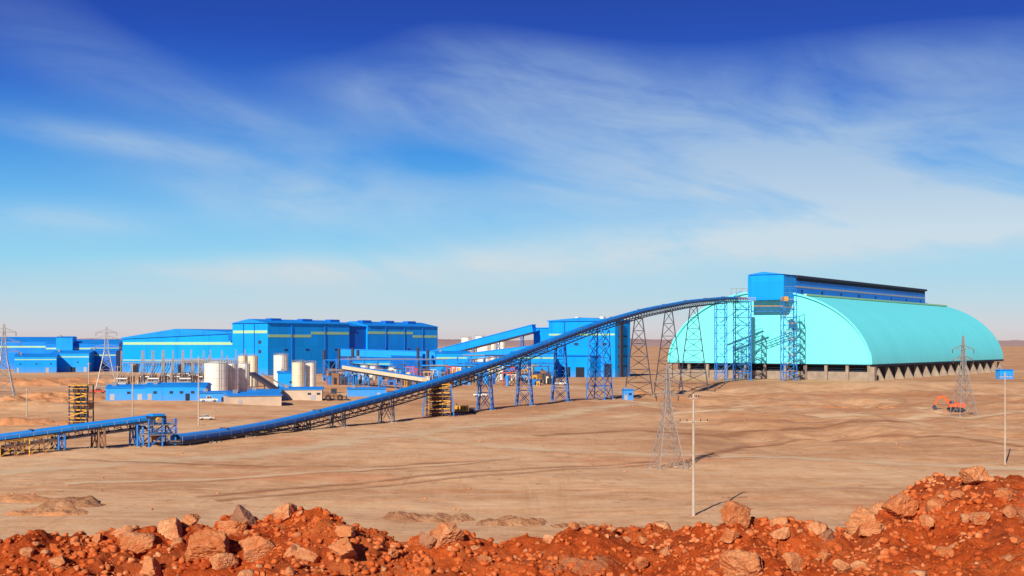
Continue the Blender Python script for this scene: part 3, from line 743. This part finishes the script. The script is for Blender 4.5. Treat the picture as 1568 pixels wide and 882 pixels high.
# ---------------------------------------------------------------- pylons and poles
def pylon(px,pyb,pyt,bw,arms,w=.14,mt='galv_steel',d=None,ang=.3):
    d=d or gd(pyb);c=at(px,d);g0=hz(c.x,c.y);zt=zz(pyt,d);h=zt-g0
    fr=rframe((c.x,c.y),ang,g0);b=MB()
    wid=lambda t:bw*(1-t/.6)+.22*bw*(t/.6) if t<.6 else .22*bw*(1-(t-.6)/.4)+.05*bw*((t-.6)/.4)
    lv=[0,.17,.31,.43,.52,.6,.68,.76,.84,.92,1]
    cor=lambda t:[fr(sx*wid(t)/2,sy*wid(t)/2,t*h) for sx,sy in((-1,-1),(1,-1),(1,1),(-1,1))]
    for i in range(len(lv)-1):
        A=cor(lv[i]);B_=cor(lv[i+1])
        for j in range(4):
            b.beam(A[j],B_[j],w,mt);k=(j+1)%4
            b.beam(A[j],B_[k],w*.55,mt);b.beam(A[k],B_[j],w*.55,mt)
            if i: b.beam(A[j],A[k],w*.55,mt)
    for t,hw in arms:
        for s in (-1,1):
            tip=fr(s*hw,0,t*h);q=wid(t)/2
            for yy in (-q,q):
                b.beam(fr(s*q,yy,t*h),tip,w*.8,mt);b.beam(fr(s*q,yy,(t+.05)*h),tip,w*.7,mt)
            b.beam(fr(s*hw*.5,0,t*h),fr(s*hw*.5,0,(t+.03)*h),w*.5,mt)
            b.beam(tip,fr(s*hw,0,(t-.05)*h),.16,'porcelain')
    for s in ((-1,-1),(1,-1),(1,1),(-1,1)): 
        p=fr(s[0]*bw/2,s[1]*bw/2,0);b.box(p[0]-.35,p[0]+.35,p[1]-.35,p[1]+.35,g0-1.2,g0+.25,'concrete')
    b.build('transmission_pylon')
pylon(1022,717,558,4.5,[(.70,1.9),(.83,2.2)],.11,ang=.25)
pylon(1475,633,514,5.6,[(.70,3.2),(.83,3.4)],.17,ang=.2)
pylon(163,592,500,9,[(.66,6.5),(.80,5.5),(.9,4.5)],.26,d=560,ang=.3)
pylon(6,624,496,7.5,[(.66,4.6),(.78,5),(.9,3.6)],.2,d=395,ang=.3)
def pole(px,pyb,pyt,arms=((.9,1.0),),mt='pole_wood',r=.16):
    d=gd(pyb);c=at(px,d);g0=hz(c.x,c.y);zt=zz(pyt,d);b=MB()
    b.cyl((c.x,c.y,g0-.3),(c.x,c.y,zt),r*1.25,mt,10,r*.75)
    for t,hw in arms:
        z=g0+(zt-g0)*t;b.beam((c.x-hw,c.y-.2,z),(c.x+hw,c.y-.2,z+.05),.1,mt)
        for s in (-1,-.5,.5,1): b.cyl((c.x+s*hw*.95,c.y-.2,z+.05),(c.x+s*hw*.95,c.y-.2,z+.35),.06,'porcelain',6)
    b.build('utility_pole')
pole(1062,791,603,((.965,.6),(.77,1.7)));pole(1539,711,570,((.95,1.1),),r=.13);pole(203,645,556,((.97,.9),));pole(304,651,545,((.95,1.2),))
pole(41,638,594,((.93,.9),));pole(180,600,560,((.95,1.2),),r=.22);pole(262,603,560,((.95,1.0),),r=.22)
pole(136,600,555,((.95,1.0),),r=.22)
# ---------------------------------------------------------------- vehicles
def excavator(px,pyb,ang,s=1,mt='orange_paint'):
    c=at(px,gd(pyb));g0=hz(c.x,c.y);fr0=rframe((c.x,c.y),ang,g0);fr=lambda u,v,w:fr0(u*s,v*s,w*s);b=MB()
    for v in (-1.5,1.5):
        b.prism([(-2.3,.45),(-1.9,0),(1.9,0),(2.3,.45),(1.9,.95),(-1.9,.95)],v-.35,v+.35,'rubber',fr)
        for u in (-1.5,-.5,.5,1.5): b.cyl(fr(u,v-.4,.45),fr(u,v+.4,.45),.3*s,'dark_steel',10)
    b.cyl(fr(0,0,.9),fr(0,0,1.15),1.1*s,'dark_steel',16)
    b.prism([(-2.7,1.2),(2.0,1.2),(2.0,1.9),(1.0,2.0),(-.2,2.5),(-2.6,2.5)],-1.4,1.4,mt,fr)
    b.prism([(.35,1.95),(1.95,1.95),(1.75,3.2),(.35,3.2)],.3,1.35,mt,fr)
    b.prism([(.55,2.2),(1.93,2.2),(1.72,3.05),(.55,3.05)],.2,1.42,'window_glass',fr)
    P=[(1.6,1.9),(3.3,4.2),(5.0,3.9),(6.0,1.8)]
    b.beam(fr(P[0][0],-.3,P[0][1]),fr(P[1][0],-.3,P[1][1]),.5*s,mt,.65*s);b.beam(fr(P[1][0],-.3,P[1][1]),fr(P[2][0],-.3,P[2][1]),.45*s,mt,.55*s)
    b.beam(fr(4.7,-.3,4.2),fr(P[3][0],-.3,P[3][1]),.35*s,mt,.45*s);b.cyl(fr(1.9,-.3,1.6),fr(3.2,-.3,3.5),.12*s,'galv_steel',8)
    b.prism([(6.1,1.8),(6.5,.9),(5.9,.3),(5.0,.5),(5.3,1.0),(5.7,1.7)],-.9,.3,'dark_steel',fr)
    b.cyl(fr(-1.6,-.8,2.5),fr(-1.6,-.8,3.1),.1*s,'dark_steel',8)
    b.build('excavator')
excavator(1463,621,2.95,1.1);excavator(817,586,2.4,1.6,'yellow_paint')
def loader(px,pyb,ang,s=1,mt='yellow_paint',name='wheel_loader'):
    c=at(px,gd(pyb));g0=hz(c.x,c.y);fr0=rframe((c.x,c.y),ang,g0);fr=lambda u,v,w:fr0(u*s,v*s,w*s);b=MB()
    for u in (-1.6,1.5):
        for v in (-1.15,1.15): b.cyl(fr(u,v-.3,.75),fr(u,v+.3,.75),.75*s,'rubber',16);b.cyl(fr(u,v-.33,.75),fr(u,v+.33,.75),.35*s,mt,10)
    b.prism([(-3,.9),(-.2,.9),(-.2,2.0),(-2.9,1.8)],-.9,.9,mt,fr);b.box(-.25,1.9,-.6,.6,.7,1.5,mt,fr)
    b.prism([(-.8,2.0),(.6,1.6),(.5,3.1),(-.8,3.1)],-.75,.75,'window_glass',fr);b.box(-.95,.65,-.85,.85,3.1,3.25,mt,fr)
    for x in (-.85,.6):
        for v in (-.78,.78): b.beam(fr(x,v,1.6),fr(x,v,3.1),.1*s,mt)
    for v in (-.6,.6): b.beam(fr(1.2,v,1.6),fr(3.1,v,.7),.2*s,mt,.3*s)
    b.prism([(3,.15),(4.1,.1),(3.3,.5),(3.2,1.3),(3.0,1.2)],-1.35,1.35,'dark_steel',fr)
    b.build(name)
loader(512,613,.1,1.35,'rust_steel');loader(1342,614,3.0,.6)
def pickup(px,pyb,ang,s=1,mt='white_paint'):
    c=at(px,gd(pyb));g0=hz(c.x,c.y);fr0=rframe((c.x,c.y),ang,g0);fr=lambda u,v,w:fr0(u*s,v*s,w*s);b=MB()
    for u in (-1.6,1.6):
        for v in (-.8,.8): b.cyl(fr(u,v-.12,.38),fr(u,v+.12,.38),.38*s,'rubber',14);b.cyl(fr(u,v-.14,.38),fr(u,v+.14,.38),.2*s,'galv_steel',10)
    b.prism([(-2.6,.5),(2.5,.5),(2.55,.9),(1.1,1.1),(-2.6,1.1)],-.88,.88,mt,fr)
    b.prism([(-.7,1.1),(1.15,1.1),(.5,1.75),(-.55,1.75)],-.78,.78,'window_glass',fr)
    b.prism([(-.6,1.76),(.5,1.76),(.4,1.84),(-.5,1.84)],-.8,.8,mt,fr)
    for q in ((-.65,1.1,-.58,1.75),(1.1,1.1,.5,1.75),(.2,1.1,.0,1.75)):
        for v in (-.79,.79): b.beam(fr(q[0],v,q[1]),fr(q[2],v,q[3]),.08*s,mt)
    b.box(-2.55,-.8,-.72,.72,1.11,1.16,'dark_steel',fr);b.box(2.5,2.62,-.85,.85,.45,.65,'dark_steel',fr)
    for v in (-.65,.65): b.box(2.5,2.58,v-.15,v+.15,.7,.85,'cream_paint',fr)
    b.build('pickup_truck')
pickup(316,645,.5,.75);pickup(735,607,.1);pickup(860,590,.2,1.3);pickup(150,603,0,1.1,'red_paint');pickup(320,623,.3,1.1)
c=at(712,365);g0=hz(c.x,c.y);b=MB();b.box(c.x-3,c.x+1,c.y-1,c.y+1,g0+.3,g0+2.0,'yellow_paint');b.box(c.x+1.2,c.x+3,c.y-1,c.y+1,g0+.2,g0+1.4,'dark_steel')
b.cyl((c.x-2.4,c.y,g0+2),(c.x-2.4,c.y,g0+2.8),.12,'dark_steel',8);b.box(c.x-3.2,c.x+3.2,c.y-1.1,c.y+1.1,g0,g0+.28,'dark_steel')
for q in (-2,-1,0): b.box(c.x+q-.3,c.x+q+.3,c.y-1.05,c.y-1.01,g0+.6,g0+1.7,'rust_steel')
b.build('diesel_generator')

# ---------------------------------------------------------------- foreground berm
crest=[(-2500,815),(-400,816),(0,832),(90,826),(180,812),(300,804),(430,794),(560,800),(620,820),(780,822),(860,820),(1000,808),(1090,794),(1130,784),(1170,802),(1280,808),(1310,792),(1400,776),(1440,750),(1480,726),(1520,720),(1568,730),(1900,722),(3000,760)]
def BH(x,y):
    x=np.asarray(x,float);y=np.asarray(y,float)
    px=784+FP*x/18.5
    yc=18.6+.9*fbm(x/2.2,x*0,3,91)+1.8*ss(4.5,7,x)
    cy=np.interp(px,[c[0] for c in crest],[c[1] for c in crest])
    zc=CZ-(cy-HZ)/FP*yc
    near=zc-.12-.05*np.clip(yc-y,0,9)-.34*ss(0,3,yc-y)*(.5+.5*fbm(x/1.7,y/1.7,2,14))
    for q in ((-4.6,16.4,.9,.8),(-3.4,15.6,.8,.6),(-2.2,16.2,.7,.7),(-5.6,15.2,.9,.6),(-.9,16.5,.9,.6),(2.2,16.0,.8,.6)): near=near-.28*gauss(x,y,*q)
    far=zc-.72*np.maximum(y-yc,0)
    k=1/(1+np.exp(np.clip(-(y-yc)*3.0,-30,30)))
    h=near*(1-k)+far*k
    h=h+.24*fbm(x/1.0,y/1.0,4,61)+.11*fbm(x/.33,y/.33,4,62)
    r=np.abs(fbm(x/.5,y/.5,3,63));h=h+.16*(.3-r)
    h=h+.055*vn(x/.13,y/.13,64)+.035*vn(x/.06,y/.06,65)
    edge=np.maximum(np.abs(x)-75,0)*.7+np.maximum(-25-y,0)*.7
    return np.maximum(h-edge,-3)
fx=np.arange(-9,9.6,.034);R=np.array(grow(9.6,.05,1.05,120));L_=np.array(grow(9,.05,1.05,120));fx=np.concatenate([-L_[::-1],fx,R])
fy=np.arange(12.5,21.5,.034);fy=np.concatenate([12.5-np.array(grow(0,.06,1.06,70))[::-1],fy,21.5+np.array(grow(0,.06,1.06,50))])
gridmesh('earth_berm',fx,fy,BH,'red_earth')
def bh(x,y): return float(BH(np.array([x]),np.array([y]))[0])
def ico(sub):
    bm=bmesh.new();bmesh.ops.create_icosphere(bm,subdivisions=sub,radius=1);v=np.array([p.co[:] for p in bm.verts]);f=np.array([[q.index for q in t.verts] for t in bm.faces]);bm.free();return v,f
def rockverts(base,seed,planes=13,rough=.05,fine=0):
    r=np.random.default_rng(seed);n=r.normal(size=(planes,3));n/=np.linalg.norm(n,axis=1)[:,None];n[:6]=np.array([[1,0,0],[-1,0,0],[0,1,0],[0,-1,0],[0,0,1],[0,0,-1]])+r.normal(size=(6,3))*.28
    n/=np.linalg.norm(n,axis=1)[:,None];d=r.uniform(.55,.98,planes)
    dot=base@n.T;dd=np.where(dot>1e-3,d/np.maximum(dot,1e-3),9);rad=np.minimum(dd.min(1),1.2)
    v=base*rad[:,None]
    if rough:
        nn=fbm(base[:,0]*2.3+seed,base[:,1]*2.3+base[:,2]*3.1,4,seed%50)
        v*= (1+rough*nn)[:,None]
    if fine:
        q=v*5.5;a=fbm(q[:,0]+seed,q[:,1]+1.7*q[:,2],4,seed%37+3);a2=np.abs(fbm(q[:,2]*.6+seed,q[:,0]*.6-q[:,1]*.7,3,seed%29+9))
        v*=(1+fine*a-fine*1.2*np.maximum(0,.22-a2)/.22)[:,None]
    return v*np.array([1,r.uniform(.65,1.0),r.uniform(.55,.9)])
b5,f5=ico(6);b2,f2_=ico(2);b3,f3=ico(3)
protos=[]
for s in range(9):
    v=rockverts(b5,100+s,12,.12,.05);me=bpy.data.meshes.new('boulder_%d'%s);me.from_pydata(v.tolist(),[],f5.tolist());me.materials.append(MATS['rock_stone'] );me.shade_smooth();protos.append(me)
gp=rockverts(b5,333,14,.1,.05);gme=bpy.data.meshes.new('dark_boulder');gme.from_pydata(gp.tolist(),[],f5.tolist());gme.materials.append(MATS['brown_rock']);gme.shade_smooth()
def rayberm(px,py):
    d=np.arange(11,24,.03);x=bearing(px)*d;z=CZ-(py-HZ)/FP*d
    h=BH(x,d);i=np.argmax(z<h)
    if not (z<h).any(): i=np.argmin(np.abs(d-18.3))
    return float(x[i]),float(d[i])
big=[(210,842,56,0),(262,820,44,0),(318,850,72,0),(352,818,44,0),(398,848,50,0),(188,822,28,0),(435,794,34,0),(372,810,46,1),(525,850,52,0),(470,862,40,0),(685,828,46,0),(655,814,28,1),(532,820,30,0),(290,806,30,0),(150,830,24,0),(340,872,36,0),
(1130,800,42,0),(1118,830,38,0),(1196,826,28,0),(1322,782,50,0),(1378,794,62,0),(1330,818,36,0),(1215,868,32,0),(980,868,26,0),(1140,880,66,0),(1490,738,34,0),(1465,764,24,0),(1268,824,22,1),(1262,858,22,0),(840,830,20,0),(740,862,24,0),(40,850,22,0),(1420,808,26,0),(1500,800,26,0),(1540,764,24,0),(1290,876,30,0),(1020,848,22,0),(230,878,38,0),(600,852,24,0),(1450,852,26,0),(90,870,30,0),(880,810,18,0)]
for i,(px,py,w,gk) in enumerate(big):
    x,y=rayberm(px,min(py,900));s=w/2*y/FP*1.15
    ob=bpy.data.objects.new('boulder',gme if gk else protos[i%9]);scene.collection.objects.link(ob)
    ob.location=(x,y,bh(x,y)+s*.28);ob.scale=(s,s,s);ob.rotation_euler=(random.uniform(-.35,.35),random.uniform(-.35,.35),random.uniform(0,6.28))
def scatter(name,n,smin,smax,pw,base,faces,mat,seed,xr=(-9.5,10.5),yr=(12.6,20.2),thr=(-.6,.35)):
    r=np.random.default_rng(seed);pr=[rockverts(base,seed+k,10,.06 if len(base)>100 else 0) for k in range(14)];V=[];F=[];o=0
    X=r.uniform(*xr,n);Y=r.uniform(*yr,n);keep=fbm(X/1.3,Y/1.3,3,seed)>r.uniform(*thr,n);X=X[keep];Y=Y[keep];n=len(X)
    Z=BH(X,Y);S=smin+(smax-smin)*r.uniform(0,1,n)**pw;A=r.uniform(0,6.28,n);T=r.uniform(-.6,.6,n)
    for i in range(n):
        v=pr[i%14];c,s=math.cos(A[i]),math.sin(A[i]);c2,s2=math.cos(T[i]),math.sin(T[i])
        Rm=np.array([[c,-s,0],[s,c,0],[0,0,1]])@np.array([[1,0,0],[0,c2,-s2],[0,s2,c2]])
        V.append(v@Rm.T*S[i]+[X[i],Y[i],Z[i]+S[i]*.15]);F.append(faces+o);o+=len(v)
    meshnp(name,np.concatenate(V),np.concatenate(F),mat,smooth=False)
scatter('rubble_stones',700,.04,.16,4.0,b3,f3,'rock_stone',500)
scatter('earth_clods',26000,.012,.075,2.6,b2,f2_,'clod_stone',700)
# stones strewn on the plain
r=np.random.default_rng(11);n=1500;Y=130*(r.uniform(0,1,n)**.6*2.2+1);X=r.uniform(-.45,.45,n)*Y;V=[];F=[];o=0;Z=H(X,Y)
keep=fbm(X/20,Y/14,3,8)>0.02
pr=[rockverts(b2,900+k,9,0) for k in range(8)]
for i in range(n):
    if not keep[i]: continue
    s=.07+.25*r.uniform()**4;v=pr[i%8]*s+[X[i],Y[i],Z[i]+s*.2];V.append(v);F.append(f2_+o);o+=len(v)
meshnp('plain_stones',np.concatenate(V),np.concatenate(F),'spoil_earth',smooth=False)

# ---------------------------------------------------------------- light and sky
sv=Vector((-.40,-.917,0)).normalized();el=math.radians(29);sun=Vector((sv.x*math.cos(el),sv.y*math.cos(el),math.sin(el)))
ld=bpy.data.lights.new('sun','SUN');ld.energy=5.0;ld.angle=math.radians(.5);ld.color=(1,.95,.85)
lo=bpy.data.objects.new('sun',ld);scene.collection.objects.link(lo);lo.rotation_euler=(-sun).to_track_quat('-Z','Y').to_euler();lo.location=(0,0,200)
w=bpy.data.worlds.new('World');scene.world=w;w.use_nodes=True;t=NT(w.node_tree);bg=w.node_tree.nodes['Background']
sk=t.n('ShaderNodeTexSky',sky_type='NISHITA');sk.sun_disc=False;sk.sun_elevation=el;sk.sun_rotation=math.atan2(sun.x,sun.y);sk.air_density=1.0;sk.dust_density=.6
tc=t.n('ShaderNodeTexCoord').outputs['Generated'];s=t.n('ShaderNodeSeparateXYZ');t.put(s.inputs[0],tc)
u=t.M('ARCTAN2',s.outputs[0],s.outputs[1]);v=t.M('ARCSINE',s.outputs[2])
vf=t.M('DIVIDE',v,.35,clamp=True)
st=[(525,(212,198,200)),(500,(208,210,217)),(460,(182,214,230)),(400,(145,210,240)),(330,(104,186,240)),(240,(62,148,228)),(150,(34,102,204)),(70,(20,72,180)),(0,(16,60,162))]
stops=[((525-a)/1900/.35,lin(*c)) for a,c in st]+[(1.0,lin(8,38,120))]
base=t.ramp(vf,stops)
def G(u0,v0,su,sv_,tilt,amp):
    du=t.M('SUBTRACT',u,u0);dv=t.M('SUBTRACT',t.M('SUBTRACT',v,v0),t.M('MULTIPLY',du,tilt))
    a=t.M('POWER',t.M('ABSOLUTE',t.M('DIVIDE',du,su)),2);b_=t.M('POWER',t.M('ABSOLUTE',t.M('DIVIDE',dv,sv_)),2)
    return t.M('MULTIPLY',t.M('EXPONENT',t.M('MULTIPLY',t.M('ADD',a,b_),-1)),amp)
def pu(x): return bearing(x)
def pvv(y): return (525-y)/1900
blobs=[(1270,270,.34,.062,-.05,1.15),(870,140,.15,.038,-.25,.72),(1050,385,.36,.020,.08,1.1),(210,234,.085,.010,-.12,.95),(450,305,.09,.024,-.1,.7),(120,350,.07,.014,0,.5),(130,90,.10,.03,-.35,.3),(420,415,.14,.010,.03,.6),(1450,120,.13,.03,-.1,.5),(350,190,.14,.015,-.25,.3),(640,170,.1,.025,-.3,.35)]
tot=None
for bx_,by_,su,sv_,ti,am in blobs:
    q=G(pu(bx_),pvv(by_),su,sv_,ti,am);tot=q if tot is None else t.M('ADD',tot,q)
for q in ((690,250,.07,.017,-.05,.7),(1150,20,.30,.030,0,.5),(430,40,.10,.035,0,.5)): tot=t.M('SUBTRACT',tot,G(pu(q[0]),pvv(q[1]),*q[2:]))
tot=t.M('MAXIMUM',tot,0)
cb=t.n('ShaderNodeCombineXYZ');t.put(cb.inputs[0],t.M('MULTIPLY',u,6.0));t.put(cb.inputs[1],t.M('MULTIPLY',t.M('ADD',v,t.M('MULTIPLY',u,.20)),20.0))
n1=t.noise(cb.outputs[0],.9,8,.55,1.0);n2=t.noise(cb.outputs[0],4.5,7,.6,.6)
tex=t.M('MULTIPLY_ADD',n1,1.9,-.28);tex=t.M('ADD',tex,t.M('MULTIPLY',t.M('SUBTRACT',n2,.5),.4))
den=t.M('MULTIPLY',tot,t.M('MAXIMUM',tex,.05),clamp=True)
den=t.M('MULTIPLY',t.M('SMOOTH_MIN',den,.95,.3),.90)
ccol=t.ramp(vf,[(0,lin(216,212,212)),(.25,lin(210,222,230)),(.45,lin(172,198,225)),(.65,lin(142,173,215)),(1,lin(90,120,190))])
skyc=t.mix(den,base,ccol)
k=t.n('ShaderNodeVectorMath',operation='SCALE');t.put(k.inputs[0],skyc);k.inputs['Scale'].default_value=9.5
ns=t.n('ShaderNodeVectorMath',operation='SCALE');t.put(ns.inputs[0],sk.outputs[0]);ns.inputs['Scale'].default_value=.06
ad=t.n('ShaderNodeVectorMath',operation='ADD');t.put(ad.inputs[0],k.outputs[0]);t.put(ad.inputs[1],ns.outputs[0])
t.put(bg.inputs[0],ad.outputs[0]);bg.inputs[1].default_value=.1
# ---------------------------------------------------------------- camera
cam=bpy.data.cameras.new('camera');co=bpy.data.objects.new('camera',cam);scene.collection.objects.link(co)
cam.sensor_width=36;cam.lens=36*FP/1568;co.location=(0,0,CZ);co.rotation_euler=(math.pi/2,0,0)
cam.shift_y=(HZ-441)/1568;cam.clip_end=60000;cam.clip_start=.5
scene.camera=co
scene.view_settings.view_transform='Standard'
